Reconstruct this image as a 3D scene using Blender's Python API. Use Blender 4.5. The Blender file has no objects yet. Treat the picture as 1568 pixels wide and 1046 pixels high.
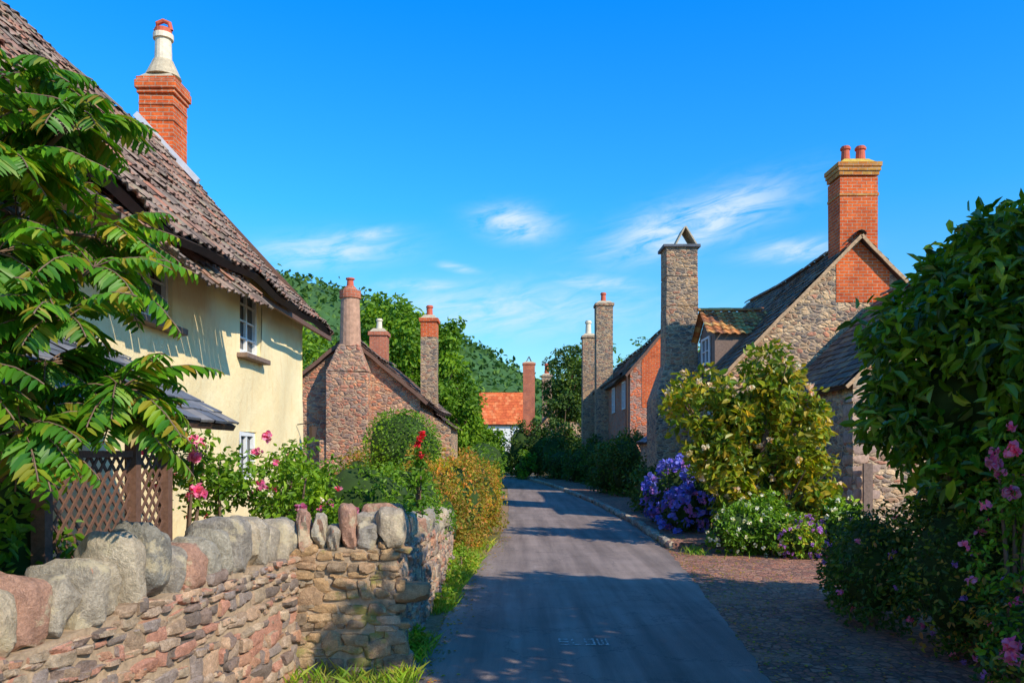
import bpy, math, random
import numpy as np
from mathutils import Vector, Matrix
rng=np.random.default_rng(11); random.seed(11)
sc=bpy.context.scene
# ------------------------------------------------------------------ helpers
def link(o,parent=None):
    sc.collection.objects.link(o)
    if parent is not None:
        o.parent=parent
        o.matrix_parent_inverse=parent.matrix_world.inverted()
    return o
def empty(name,loc=(0,0,0)):
    e=bpy.data.objects.new(name,None); e.location=loc; e.empty_display_size=.3
    sc.collection.objects.link(e)
    e.matrix_world=Matrix.Translation(loc)
    return e
def setuv(me):
    uvl=me.uv_layers.new(name="UVMap")
    co=[v.co for v in me.vertices]
    for p in me.polygons:
        n=p.normal; ax,ay,az=abs(n.x),abs(n.y),abs(n.z)
        for li in p.loop_indices:
            c=co[me.loops[li].vertex_index]
            if az>ax and az>ay: uv=(c.x,c.y)
            elif ax>ay: uv=(c.y,c.z)
            else: uv=(c.x,c.z)
            uvl.data[li].uv=uv
class MB:
    def __init__(s): s.v=[];s.f=[];s.m=[]
    def poly(s,pts,m=0):
        b=len(s.v); s.v+=[tuple(p) for p in pts]; s.f.append(tuple(range(b,b+len(pts)))); s.m.append(m)
    def hexa(s,b4,t4,m=0):
        b=len(s.v); s.v+=[tuple(p) for p in b4]+[tuple(p) for p in t4]
        for f in ((3,2,1,0),(4,5,6,7),(0,1,5,4),(1,2,6,5),(2,3,7,6),(3,0,4,7)):
            s.f.append(tuple(b+i for i in f)); s.m.append(m)
    def box(s,x0,x1,y0,y1,z0,z1,m=0,j=0.0):
        r=lambda:random.uniform(-j,j)
        s.hexa([(x0+r(),y0+r(),z0),(x1+r(),y0+r(),z0),(x1+r(),y1+r(),z0),(x0+r(),y1+r(),z0)],
               [(x0+r(),y0+r(),z1+r()),(x1+r(),y0+r(),z1+r()),(x1+r(),y1+r(),z1+r()),(x0+r(),y1+r(),z1+r())],m)
    def beam(s,a,b,w,h,m=0):
        a=Vector(a);b=Vector(b);d=(b-a).normalized()
        up=Vector((0,0,1)) if abs(d.z)<.95 else Vector((0,1,0))
        q=d.cross(up).normalized()*w/2; r=q.cross(d).normalized()*h/2
        s.hexa([a-q-r,a+q-r,a+q+r,a-q+r],[b-q-r,b+q-r,b+q+r,b-q+r],m)
    def cyl(s,cx,cy,z0,z1,r0,r1,n=14,m=0):
        b=len(s.v)
        for z,r in ((z0,r0),(z1,r1)):
            for i in range(n):
                a=2*math.pi*i/n; s.v.append((cx+r*math.cos(a),cy+r*math.sin(a),z))
        for i in range(n):
            k=(i+1)%n; s.f.append((b+i,b+k,b+n+k,b+n+i)); s.m.append(m)
        s.f.append(tuple(b+n+i for i in range(n))); s.m.append(m)
        s.f.append(tuple(b+n-1-i for i in range(n))); s.m.append(m)
    def tube(s,pts,rad,n=7,m=0):
        b=len(s.v); P=[Vector(p) for p in pts]
        for i,p in enumerate(P):
            d=(P[min(i+1,len(P)-1)]-P[max(i-1,0)]).normalized()
            up=Vector((0,0,1)) if abs(d.z)<.9 else Vector((1,0,0))
            q=d.cross(up).normalized(); r=q.cross(d)
            for k in range(n):
                a=2*math.pi*k/n; s.v.append(tuple(p+(q*math.cos(a)+r*math.sin(a))*rad[i]))
        for i in range(len(P)-1):
            for k in range(n):
                kk=(k+1)%n
                s.f.append((b+i*n+k,b+i*n+kk,b+(i+1)*n+kk,b+(i+1)*n+k)); s.m.append(m)
    def obj(s,name,mats,parent=None,smooth=False,bevel=0):
        me=bpy.data.meshes.new(name); me.from_pydata(s.v,[],s.f); me.update()
        if not isinstance(mats,(list,tuple)): mats=[mats]
        for m in mats: me.materials.append(m)
        me.polygons.foreach_set("material_index",s.m)
        if smooth: me.polygons.foreach_set("use_smooth",[True]*len(s.f))
        setuv(me)
        o=bpy.data.objects.new(name,me); link(o,parent)
        if bevel:
            md=o.modifiers.new("b",'BEVEL'); md.width=bevel; md.segments=1; md.limit_method='ANGLE'
        return o
def npobj(name,V,F,mat,parent=None,smooth=False,sharp=None):
    me=bpy.data.meshes.new(name)
    F=F.tolist() if hasattr(F,'tolist') else F
    me.from_pydata(V.tolist(),[],F); me.update()
    me.materials.append(mat)
    if smooth: me.polygons.foreach_set("use_smooth",[True]*len(F))
    if sharp: me.set_sharp_from_angle(angle=math.radians(sharp))
    o=bpy.data.objects.new(name,me); link(o,parent); return o
def snoise(P,f,seed=0):
    r=np.random.default_rng(seed); out=np.zeros(len(P)); a=1;tot=0
    for o in range(3):
        for k in range(4):
            d=r.normal(size=3); d/=np.linalg.norm(d); ph=r.uniform(0,6.28)
            out+=a*np.sin(P@d*f*(1.0+.3*k)+ph); tot+=a*.5
        f*=2.1;a*=.5
    return out/tot
# ------------------------------------------------------------------ materials
class NT:
    def __init__(s,name):
        s.mat=bpy.data.materials.new(name); s.mat.use_nodes=True
        s.t=s.mat.node_tree; s.b=s.t.nodes["Principled BSDF"]; s.out=s.t.nodes["Material Output"]
        s.b.inputs["Roughness"].default_value=.9
        s.b.inputs["Specular IOR Level"].default_value=.2
    def n(s,ty,**k):
        x=s.t.nodes.new(ty)
        for a,b in k.items(): setattr(x,a,b)
        return x
    def l(s,a,b): s.t.links.new(a,b)
    def coord(s,kind="Object",scale=(1,1,1)):
        tc=s.n("ShaderNodeTexCoord"); mp=s.n("ShaderNodeMapping"); mp.inputs["Scale"].default_value=scale
        s.l(tc.outputs[kind],mp.inputs["Vector"]); return mp.outputs["Vector"]
    def noise(s,vec,scale,detail=5,rough=.6):
        x=s.n("ShaderNodeTexNoise"); x.inputs["Scale"].default_value=scale
        x.inputs["Detail"].default_value=detail; x.inputs["Roughness"].default_value=rough
        if vec is not None: s.l(vec,x.inputs["Vector"])
        return x
    def ramp(s,fac,stops,interp='LINEAR'):
        r=s.n("ShaderNodeValToRGB"); cr=r.color_ramp; cr.interpolation=interp
        while len(cr.elements)<len(stops): cr.elements.new(.5)
        for e,(p,c) in zip(cr.elements,stops):
            e.position=p; e.color=(c[0],c[1],c[2],1) if not isinstance(c,(int,float)) else (c,c,c,1)
        s.l(fac,r.inputs["Fac"]); return r.outputs["Color"]
    def mix(s,fac,a,b,blend='MIX'):
        m=s.n("ShaderNodeMix",data_type='RGBA',blend_type=blend)
        for v,i in ((fac,0),(a,6),(b,7)):
            if isinstance(v,(int,float)): m.inputs[i].default_value=v
            elif isinstance(v,tuple): m.inputs[i].default_value=(*v,1)
            else: s.l(v,m.inputs[i])
        return m.outputs[2]
    def math(s,op,a,b=None,c=None,clamp=False):
        m=s.n("ShaderNodeMath",operation=op); m.use_clamp=clamp
        for i,v in enumerate((a,b,c)):
            if v is None: continue
            if isinstance(v,(int,float)): m.inputs[i].default_value=v
            else: s.l(v,m.inputs[i])
        return m.outputs[0]
    def bump(s,h,strength=.5,dist=.02,prev=None):
        b=s.n("ShaderNodeBump"); b.inputs["Strength"].default_value=strength; b.inputs["Distance"].default_value=dist
        s.l(h,b.inputs["Height"])
        if prev is not None: s.l(prev,b.inputs["Normal"])
        s.l(b.outputs[0],s.b.inputs["Normal"]); return b.outputs[0]
    def col(s,c):
        if isinstance(c,tuple): s.b.inputs["Base Color"].default_value=(*c,1)
        else: s.l(c,s.b.inputs["Base Color"])
def pal(cols):
    n=len(cols); return [(i/n,c) for i,c in enumerate(cols)]
def g_(cols,f):
    return [tuple(min(.9,x*f) for x in c) for c in cols]
def m_masonry(name,cols,scale=5.5,mortar=(.32,.26,.2),zs=1.9,mw=.09,gain=1.0):
    k=NT(name); v=k.coord("Object",(1,1,zs))
    nz=k.noise(v,3,3); vv=k.n("ShaderNodeVectorMath",operation='MULTIPLY_ADD')
    k.l(nz.outputs["Color"],vv.inputs[0]); vv.inputs[1].default_value=(.26,.26,.26); k.l(v,vv.inputs[2]); v2=vv.outputs[0]
    a=k.n("ShaderNodeTexVoronoi"); a.inputs["Scale"].default_value=scale; k.l(v2,a.inputs["Vector"])
    e=k.n("ShaderNodeTexVoronoi",feature='DISTANCE_TO_EDGE'); e.inputs["Scale"].default_value=scale; k.l(v2,e.inputs["Vector"])
    sp=k.n("ShaderNodeSeparateColor"); k.l(a.outputs["Color"],sp.inputs[0])
    c=k.ramp(sp.outputs[0],pal(g_(cols,gain)),'CONSTANT')
    f=k.noise(v,30,6,.7)
    c=k.mix(.6,c,k.ramp(f.outputs[0],[(.25,.35),(.5,1.0),(.75,1.6)]),'MULTIPLY')
    big=k.noise(k.coord("Object"),.9,6,.7)
    c=k.mix(.65,c,k.ramp(big.outputs[0],[(.33,(.5,.48,.5)),(.5,(1.,.95,.9)),(.67,(1.5,1.25,.95))]),'MULTIPLY')
    mask=k.ramp(e.outputs[0],[(mw*.4,1.0),(mw,0.0)])
    c=k.mix(mask,c,mortar); k.col(c)
    h=k.math('MULTIPLY',e.outputs[0],1.4); h=k.math('MINIMUM',h,.35)
    h=k.math('MULTIPLY_ADD',f.outputs[0],.16,h)
    k.bump(h,.9,.08); return k.mat
def m_brick(name,c1,c2,mortar=(.5,.36,.24)):
    k=NT(name); tc=k.n("ShaderNodeTexCoord")
    b=k.n("ShaderNodeTexBrick"); k.l(tc.outputs["UV"],b.inputs["Vector"])
    b.inputs["Scale"].default_value=1; b.inputs["Brick Width"].default_value=.23; b.inputs["Row Height"].default_value=.078
    b.inputs["Mortar Size"].default_value=.008; b.inputs["Mortar Smooth"].default_value=.2; b.inputs["Bias"].default_value=-.2
    b.inputs["Color1"].default_value=(*c1,1); b.inputs["Color2"].default_value=(*c2,1); b.inputs["Mortar"].default_value=(*mortar,1)
    v=k.coord("Object"); f=k.noise(v,14,6,.7); g=k.noise(v,2,4)
    c=k.mix(.6,b.outputs["Color"],k.ramp(f.outputs[0],[(.3,.5),(.7,1.5)]),'MULTIPLY')
    c=k.mix(.5,c,k.ramp(g.outputs[0],[(.35,(.6,.5,.5)),(.65,(1.25,1.2,1.1))]),'MULTIPLY'); k.col(c)
    h=k.math('SUBTRACT',1.0,b.outputs["Fac"]); h=k.math('MULTIPLY_ADD',f.outputs[0],.5,h)
    k.bump(h,.8,.012); return k.mat
def m_island(name,cols,nscale=12,bump=.012,rough=.9,lichen=None,spec=.2,fine=False):
    k=NT(name); g=k.n("ShaderNodeNewGeometry")
    c=k.ramp(g.outputs["Random Per Island"],pal(cols),'CONSTANT')
    v=k.coord("Object"); f=k.noise(v,nscale,7,.7)
    c=k.mix(.7,c,k.ramp(f.outputs[0],[(.28,.45),(.5,1.0),(.72,1.55)]),'MULTIPLY')
    if fine:
        f2=k.noise(v,nscale*5,5,.8); c=k.mix(.6,c,k.ramp(f2.outputs[0],[(.3,.5),(.5,1.),(.7,1.6)]),'MULTIPLY')
    if lichen:
        q=k.noise(v,lichen[1],6,.65); c=k.mix(k.ramp(q.outputs[0],[(.55,0.0),(.62,.75)]),c,lichen[0])
    k.col(c); k.b.inputs["Roughness"].default_value=rough; k.b.inputs["Specular IOR Level"].default_value=spec
    h=f.outputs[0]
    if fine: h=k.math('MULTIPLY_ADD',f2.outputs[0],.35,h)
    k.bump(h,1.0,bump); return k.mat
def m_plain(name,c,rough=.8,var=.4,ns=10,bump=.004,metal=0,spec=.3):
    k=NT(name); v=k.coord("Object"); f=k.noise(v,ns,6,.65)
    k.col(k.mix(var,c,k.ramp(f.outputs[0],[(.3,.5),(.7,1.5)]),'MULTIPLY'))
    k.b.inputs["Roughness"].default_value=rough; k.b.inputs["Metallic"].default_value=metal
    k.b.inputs["Specular IOR Level"].default_value=spec
    if bump: k.bump(f.outputs[0],.6,bump)
    return k.mat
def m_leaf(name,cols,clump=1.2,rough=.5,tr=.3,spec=.35,hi=1.6):
    k=NT(name); g=k.n("ShaderNodeNewGeometry")
    c=k.ramp(g.outputs["Random Per Island"],[(i/max(1,len(cols)-1),x) for i,x in enumerate(cols)])
    v=k.coord("Object"); f=k.noise(v,clump,3)
    c=k.mix(.8,c,k.ramp(f.outputs[0],[(.3,(.45,.55,.5)),(.5,(1.,.98,.95)),(.7,(hi*1.1,hi*.9,.85))]),'MULTIPLY')
    k.col(c); k.b.inputs["Roughness"].default_value=rough; k.b.inputs["Specular IOR Level"].default_value=spec
    t=k.n("ShaderNodeBsdfTranslucent"); k.l(k.mix(1.0,c,(1.6,1.5,.4),'MULTIPLY'),t.inputs[0])
    m=k.n("ShaderNodeMixShader"); m.inputs[0].default_value=tr
    k.l(k.b.outputs[0],m.inputs[1]); k.l(t.outputs[0],m.inputs[2]); k.l(m.outputs[0],k.out.inputs[0]); return k.mat
def m_glass(name):
    k=NT(name); v=k.coord("Object"); f=k.noise(v,2,2)
    k.col(k.ramp(f.outputs[0],[(.3,(.01,.013,.02)),(.7,(.04,.05,.07))]))
    k.b.inputs["Roughness"].default_value=.05; k.b.inputs["Specular IOR Level"].default_value=.9; return k.mat

M={}
pinkst=[(.46,.21,.14),(.34,.2,.15),(.52,.29,.18),(.24,.15,.12),(.44,.17,.11),(.5,.33,.22),(.32,.22,.18),(.56,.25,.14)]
greyst=[(.44,.30,.18),(.26,.19,.15),(.54,.38,.23),(.19,.16,.14),(.48,.23,.15),(.36,.27,.20),(.6,.44,.28),(.32,.2,.13)]
M['stoneL']=m_masonry("red_sandstone_rubble",pinkst,6.2,(.5,.32,.2),gain=1.15)
M['stoneR']=m_masonry("grey_rubble_masonry",greyst,6,(.56,.4,.25),gain=1.12)
M['stoneC']=m_masonry("chimney_rubble",[(.4,.27,.16),(.24,.18,.14),(.5,.34,.2),(.18,.15,.13),(.4,.2,.13),(.42,.3,.2)],6.0,(.52,.38,.25),zs=2.6)
M['brick']=m_brick("orange_red_brick",(.74,.14,.03),(.56,.08,.02))
M['brickp']=m_brick("weathered_brick",(.56,.16,.08),(.42,.13,.08),(.46,.32,.23))
M['wallst']=m_island("wall_rubble_stone",[(.52,.26,.18),(.4,.28,.19),(.56,.37,.24),(.28,.2,.16),(.48,.35,.25),(.55,.41,.28),(.34,.27,.23),(.5,.27,.17),(.22,.17,.14),(.42,.32,.22)],18,.022,fine=True)
M['wallst2']=m_island("wall_tan_stone",[(.46,.29,.15),(.37,.25,.14),(.5,.33,.18),(.28,.2,.13),(.42,.27,.16),(.33,.25,.17)],18,.022,lichen=((.28,.27,.07),3.),fine=True)
M['coping']=m_island("coping_stone",[(.46,.37,.26),(.4,.34,.26),(.52,.42,.29),(.33,.29,.24),(.46,.26,.18),(.48,.4,.29),(.38,.34,.27),(.27,.25,.21)],11,.032,lichen=((.62,.52,.34),6.),fine=True)
M['mortar']=m_plain("lime_mortar",(.4,.29,.19),.95,.6,25,.015)
M['tileL']=m_island("brown_clay_tiles",[(.20,.13,.10),(.27,.155,.115),(.15,.11,.09),(.33,.18,.12),(.22,.17,.135),(.16,.11,.085),(.3,.21,.16),(.38,.17,.11)],9,.01,lichen=((.3,.25,.16),5.))
M['slate']=m_island("stone_slates",[(.15,.12,.095),(.22,.165,.12),(.11,.095,.085),(.27,.19,.12),(.17,.14,.11)],8,.008,lichen=((.28,.2,.10),3.))
M['slateb']=m_island("porch_slates",[(.17,.18,.2),(.22,.22,.23),(.14,.15,.17),(.26,.24,.22)],8,.006,.6)
M['terra']=m_island("terracotta_tiles",[(.56,.23,.08),(.44,.16,.06),(.62,.31,.1),(.34,.14,.07),(.5,.32,.12)],9,.008)
M['redroof']=m_island("red_roof_tiles",[(.7,.16,.05),(.6,.12,.04),(.74,.22,.08)],4,.008)
M['wood']=m_plain("dark_timber",(.17,.09,.06),.7,.6,30,.004)
M['woodg']=m_plain("weathered_board",(.22,.15,.115),.8,.6,20,.004)
M['verge']=m_plain("mortared_verge",(.5,.32,.18),.9,.7,12,.015)
M['white']=m_plain("white_paint",(.82,.82,.8),.45,.15,8,.001)
M['whitewall']=m_plain("white_render",(.82,.8,.74),.8,.2,4,.004)
M['glass']=m_glass("window_glass")
M['pot']=m_plain("terracotta_pot",(.58,.12,.06),.7,.4,12)
M['potw']=m_plain("buff_pot",(.78,.66,.48),.7,.35,12)
M['mort2']=m_plain("flaunching_mortar",(.62,.4,.07),.9,.6,14,.015)
M['mort3']=m_plain("grey_flaunching",(.52,.42,.28),.9,.5,14,.015)
M['stackr']=m_plain("stack_render",(.5,.28,.18),.9,.6,7,.02)
M['lead']=m_plain("lead_flashing",(.6,.6,.62),.5,.2,6)
M['bark']=m_plain("bark",(.19,.12,.08),.9,.6,18,.01)
M['dark']=m_plain("soffit_shadow_board",(.07,.045,.035),.9,.4,9)
k=NT("cream_limewash"); v=k.coord("Object"); a=k.noise(v,1.1,6,.65); b_=k.noise(v,9,7,.7)
st=k.noise(k.coord("Object",(3,3,.5)),2.2,5,.7)
c=k.ramp(a.outputs[0],[(.3,(.93,.71,.37)),(.7,(.97,.82,.50))])
c=k.mix(k.ramp(st.outputs[0],[(.54,0.0),(.75,.5)]),c,(.8,.48,.17)); k.col(c)
k.bump(k.math('MULTIPLY_ADD',a.outputs[0],2.5,b_.outputs[0]),.6,.022); M['cream']=k.mat
k=NT("asphalt"); v=k.coord("Object"); a=k.noise(v,1.0,6,.6); f=k.noise(v,120,3,.8); tr=k.noise(k.coord("Object",(2.2,.12,1)),1.6,4)
c=k.ramp(a.outputs[0],[(.3,(.225,.17,.14)),(.7,(.31,.24,.20))])
c=k.mix(.75,c,k.ramp(tr.outputs[0],[(.35,.65),(.65,1.3)]),'MULTIPLY')
c=k.mix(.75,c,k.ramp(f.outputs[0],[(.3,.5),(.7,1.5)]),'MULTIPLY'); 
cr=k.n("ShaderNodeTexVoronoi",feature='DISTANCE_TO_EDGE'); cr.inputs["Scale"].default_value=.7
nn=k.noise(v,2.5,6,.7); vv=k.n("ShaderNodeVectorMath",operation='MULTIPLY_ADD'); k.l(nn.outputs["Color"],vv.inputs[0]); vv.inputs[1].default_value=(.9,.9,.9); k.l(v,vv.inputs[2]); k.l(vv.outputs[0],cr.inputs["Vector"])
c=k.mix(k.ramp(cr.outputs[0],[(0.0,.6),(.010,0.0)]),c,(.07,.06,.06)); k.col(c)
k.b.inputs["Roughness"].default_value=.8; k.bump(f.outputs[0],.6,.008); M['asphalt']=k.mat
def cobm(name,scale,dirt):
    k=NT(name); v=k.coord("Object"); e=k.n("ShaderNodeTexVoronoi",feature='DISTANCE_TO_EDGE'); e.inputs["Scale"].default_value=scale; k.l(v,e.inputs["Vector"])
    w=k.n("ShaderNodeTexVoronoi"); w.inputs["Scale"].default_value=scale; k.l(v,w.inputs["Vector"]); sp=k.n("ShaderNodeSeparateColor"); k.l(w.outputs["Color"],sp.inputs[0])
    c=k.ramp(sp.outputs[0],pal([(.46,.18,.12),(.34,.16,.12),(.56,.25,.16),(.26,.15,.12),(.48,.26,.18)]),'CONSTANT'); f=k.noise(v,30,7,.75); g=k.noise(v,1.3,7,.7)
    c=k.mix(k.ramp(e.outputs[0],[(.03,1.0),(.12,0.0)]),c,(.2,.11,.075)); c=k.mix(k.ramp(g.outputs[0],[(dirt,0.0),(dirt+.16,.9)]),c,(.5,.25,.15))
    c=k.mix(.8,c,k.ramp(f.outputs[0],[(.3,.45),(.7,1.5)]),'MULTIPLY'); k.col(c)
    k.bump(k.math('MULTIPLY_ADD',f.outputs[0],.45,k.math('MINIMUM',e.outputs[0],.14)),1.0,.06); return k.mat
M['cobble']=cobm("red_cobbles",9,.5); M['gravel']=cobm("red_dirt_and_gravel",10,.48)
k=NT("earth_and_grass"); v=k.coord("Object"); a=k.noise(v,.5,7,.7); f=k.noise(v,9,6,.7)
c=k.ramp(a.outputs[0],[(.3,(.12,.14,.03)),(.42,(.2,.17,.06)),(.52,(.36,.22,.12))]); c=k.mix(.7,c,k.ramp(f.outputs[0],[(.3,.5),(.7,1.5)]),'MULTIPLY'); k.col(c); k.bump(f.outputs[0],.8,.05); M['ground']=k.mat
k=NT("road_paint"); v=k.coord("Object"); f=k.noise(v,30,5,.7); k.col(k.ramp(f.outputs[0],[(.44,(.25,.19,.16)),(.6,(.7,.65,.58))])); M['paint']=k.mat
M['L_sumac']=m_leaf("sumac_leaf",[(.04,.15,.01),(.08,.25,.012),(.14,.34,.015),(.045,.18,.02),(.22,.36,.02),(.34,.22,.03)],1.5,.42,.35,.3)
M['L_laurel']=m_leaf("laurel_leaf",[(.03,.08,.01),(.07,.18,.012),(.13,.28,.018),(.27,.4,.03)],2.2,.33,.28,.5,1.9)
M['L_yel']=m_leaf("rhododendron_leaf",[(.12,.24,.015),(.34,.39,.03),(.07,.17,.015),(.54,.38,.04),(.19,.31,.02)],1.4,.4,.35)
M['L_hedge']=m_leaf("hedge_leaf",[(.07,.17,.008),(.13,.28,.015),(.22,.38,.02)],1.5,.5,.3)
M['L_dark']=m_leaf("dark_leaf",[(.03,.07,.01),(.06,.13,.015),(.13,.2,.025)],.9,.5,.22)
M['L_tree']=m_leaf("tree_leaf",[(.07,.17,.01),(.13,.27,.015),(.22,.37,.025)],.5,.55,.32,.3,1.8)
M['L_orange']=m_leaf("autumn_hedge_leaf",[(.25,.3,.02),(.54,.3,.05),(.14,.27,.02),(.62,.24,.08),(.26,.36,.03)],1.1,.6,.38)
M['L_far']=m_leaf("far_woodland",[(.05,.12,.03),(.075,.16,.04),(.11,.2,.05)],.06,.8,.1,.1)
M['L_grass']=m_leaf("grass_blade",[(.14,.32,.015),(.24,.4,.03),(.42,.38,.06)],2,.6,.3)
def petal(n,cs): M[n]=m_leaf(n,cs,3,.6,.3,.2,1.1)
petal('pink',[(.85,.12,.42),(.88,.35,.55),(.8,.06,.3)]); petal('redp',[(.8,.02,.04),(.85,.05,.08)])
petal('whitep',[(.85,.85,.76),(.88,.88,.82)]); petal('purple',[(.45,.18,.75),(.55,.28,.78)]); petal('blue',[(.12,.14,.85),(.22,.26,.88),(.3,.15,.78)])
petal('cream_p',[(.85,.78,.55),(.8,.55,.45)])
# ------------------------------------------------------------------ foliage
TPL=np.array([[0,0,0],[.3,.5,.12],[.72,.38,.08],[1,0,-.08],[.72,-.38,.08],[.3,-.5,.12]])
def leaves(P,O,size,wf=.5,droop=.3,rand=.6,sv=.35,up=.3):
    N=len(P)
    n=O*(1-rand)+rng.normal(size=(N,3))*rand; n[:,2]+=up; n/=np.linalg.norm(n,axis=1)[:,None]
    t=rng.normal(size=(N,3))+O*.7; t[:,2]-=droop; t-=n*(t*n).sum(1)[:,None]; t/=np.linalg.norm(t,axis=1)[:,None]+1e-9
    w=np.cross(n,t); s=size*(1+sv*rng.uniform(-1,1,N))
    T=TPL
    V=P[:,None,:]+s[:,None,None]*(T[None,:,0:1]*t[:,None,:]+T[None,:,1:2]*wf*w[:,None,:]+T[None,:,2:3]*n[:,None,:])
    V=V.reshape(-1,3); b=np.arange(N)[:,None]*6
    F=np.concatenate([b+np.array([[0,1,2,3]]),b+np.array([[0,3,4,5]])],1).reshape(-1,4)
    return V,F
def crown(blobs,n,shell=.35,lump=.16,f=2.6,seed=0,cull=.72,zmin=.02):
    B=np.array(blobs,float); area=(B[:,3]*B[:,4]+B[:,3]*B[:,5]+B[:,4]*B[:,5]); pr=area/area.sum()
    idx=rng.choice(len(B),n,p=pr); d=rng.normal(size=(n,3)); d/=np.linalg.norm(d,axis=1)[:,None]
    R=B[idx,3:6]; C=B[idx,:3]; r=1-shell*rng.uniform(0,1,n)**1.4
    q=C+d*R; r=r*(1+lump*snoise(q,f,seed))
    P=C+d*R*r[:,None]; O=d/R; O/=np.linalg.norm(O,axis=1)[:,None]
    keep=P[:,2]>zmin
    for j in range(len(B)):
        dd=np.linalg.norm((P-B[j,:3])/B[j,3:6],axis=1); keep&=~((dd<cull)&(idx!=j))
    return P[keep],O[keep]
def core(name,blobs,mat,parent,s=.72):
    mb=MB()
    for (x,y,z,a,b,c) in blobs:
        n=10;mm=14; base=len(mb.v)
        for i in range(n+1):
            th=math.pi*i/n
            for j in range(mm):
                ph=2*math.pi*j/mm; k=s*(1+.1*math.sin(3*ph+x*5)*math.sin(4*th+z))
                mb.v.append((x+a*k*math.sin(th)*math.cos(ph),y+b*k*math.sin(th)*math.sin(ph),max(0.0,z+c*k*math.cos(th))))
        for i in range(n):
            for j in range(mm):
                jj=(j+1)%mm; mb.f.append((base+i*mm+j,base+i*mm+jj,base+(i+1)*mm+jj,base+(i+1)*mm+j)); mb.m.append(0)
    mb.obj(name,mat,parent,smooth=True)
M['core']=m_plain("inner_shade_foliage",(.03,.06,.01),.95,.5,6,.02)  # dark solid core: shade inside the crown is put into its colour
def bush(name,blobs,n,size,mat,clumps=0,rc=.15,corea=True,shell=.35,lump=.14,f=4,wf=.5,droop=.3,flowers=None,rand=.6,cs=.72,up=.3,stem=True):
    e=empty(name,(blobs[0][0],blobs[0][1],0))
    if clumps:
        C,O=crown(blobs,clumps,shell,lump,f,seed=len(name)); per=max(1,n//max(1,len(C)))
        P=np.repeat(C,per,0); OO=np.repeat(O,per,0); d=rng.normal(size=P.shape); d/=np.linalg.norm(d,axis=1)[:,None]
        P=P+d*rc*rng.uniform(.5,1,(len(P),1)); O2=d*.7+OO*.5; O2/=np.linalg.norm(O2,axis=1)[:,None]; P[:,2]=np.maximum(P[:,2],.02)
    else: P,O2=crown(blobs,n,shell,lump,f,seed=len(name))
    V,F=leaves(P,O2,size,wf,droop,rand,up=up); npobj("foliage",V,F,M[mat],e)
    if corea: core("inner_shade_core",blobs,M['core'],e,cs)  # lumpy dark filler that blocks see-through and paints inner shade
    mb=MB()
    if stem:
        for (x,y,z,a,b,c) in blobs[:6]:
            for q in range(3):
                dx,dy=random.uniform(-.5,.5)*a,random.uniform(-.5,.5)*b
                mb.tube([(x+dx*.2,y+dy*.2,0),(x+dx*.6,y+dy*.6,z*.6),(x+dx*1.2,y+dy*1.2,z+c*.4)],[.03,.02,.008],6)
    else:
        bx=sum(b[0] for b in blobs)/len(blobs); by=sum(b[1] for b in blobs)/len(blobs)
        for (x,y,z,a,b,c) in blobs:
            for q in range(3):
                dx,dy=random.uniform(-.6,.6)*a,random.uniform(-.6,.6)*b
                mb.tube([(bx+dx*.1,by+dy*.1,0),(bx+(x-bx)*.3,by+(y-by)*.3,z*.45),((bx+2*x)/3+dx*.4,(by+2*y)/3,z*.8),(x+dx,y+dy,z+c*.6)],[.05,.04,.025,.008],6)
    mb.obj("stems",M['bark'],e,smooth=True)
    if flowers:
        for fm,cnt,rad in flowers:
            C,O=crown(blobs,cnt*3,.05,lump,f,seed=len(name)); sel=rng.permutation(len(C))[:cnt]
            flower_heads("blossoms",C[sel]+O[sel]*rad*.6,rad,fm,e)
    return e
def flower_heads(name,C,rad,fm,parent,per=14):
    C=np.asarray(C,float); P=np.repeat(C,per,0); d=rng.normal(size=P.shape); d/=np.linalg.norm(d,axis=1)[:,None]
    V,F=leaves(P+d*rad*.45,d,rad*.9,.9,0,.35,.2,0); npobj(name,V,F,M[fm],parent)
def tree(name,base,blobs,nclump,rc,per,size,mat,trunk=.25,shell=.5,lump=.2,f=.8,wf=.6):
    e=empty(name,base); mb=MB(); bx,by,bz=base
    cx=sum(b[0] for b in blobs)/len(blobs); cy=sum(b[1] for b in blobs)/len(blobs); cz=min(b[2] for b in blobs)
    mb.tube([(bx,by,bz),(bx+.1,by,bz+cz*.35),((bx+cx)/2,(by+cy)/2,cz*.7),(cx,cy,cz)],[trunk,trunk*.8,trunk*.6,trunk*.45],9)
    for (x,y,z,a,b,c) in blobs:
        for q in range(5):
            d=rng.normal(size=3); d/=np.linalg.norm(d); d[2]=abs(d[2])*.8
            m=((cx+x)/2,(cy+y)/2,(cz*.8+z)/2)
            mb.tube([((bx+cx)/2,(by+cy)/2,cz*.6),m,(x+d[0]*a*.4,y+d[1]*b*.4,z+d[2]*c*.3),(x+d[0]*a*.85,y+d[1]*b*.85,z+d[2]*c*.85)],[trunk*.45,trunk*.3,trunk*.15,trunk*.04],6)
    mb.obj("trunk",M['bark'],e,smooth=True)
    C,O=crown(blobs,nclump,shell,lump,f,seed=len(name)+int(abs(bx)*7)); rr=rc*rng.uniform(.6,1.3,(len(C),1))
    P=np.repeat(C,per,0); R=np.repeat(rr,per,0); d=rng.normal(size=P.shape); d/=np.linalg.norm(d,axis=1)[:,None]
    OO=np.repeat(O,per,0); P=P+d*R*rng.uniform(.4,1,(len(P),1))*np.array([1,1,.7]); O2=d*.7+OO*.4; O2/=np.linalg.norm(O2,axis=1)[:,None]
    V,F=leaves(P,O2,size,wf,.2,.5); npobj("foliage",V,F,M[mat],e); return e
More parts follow.
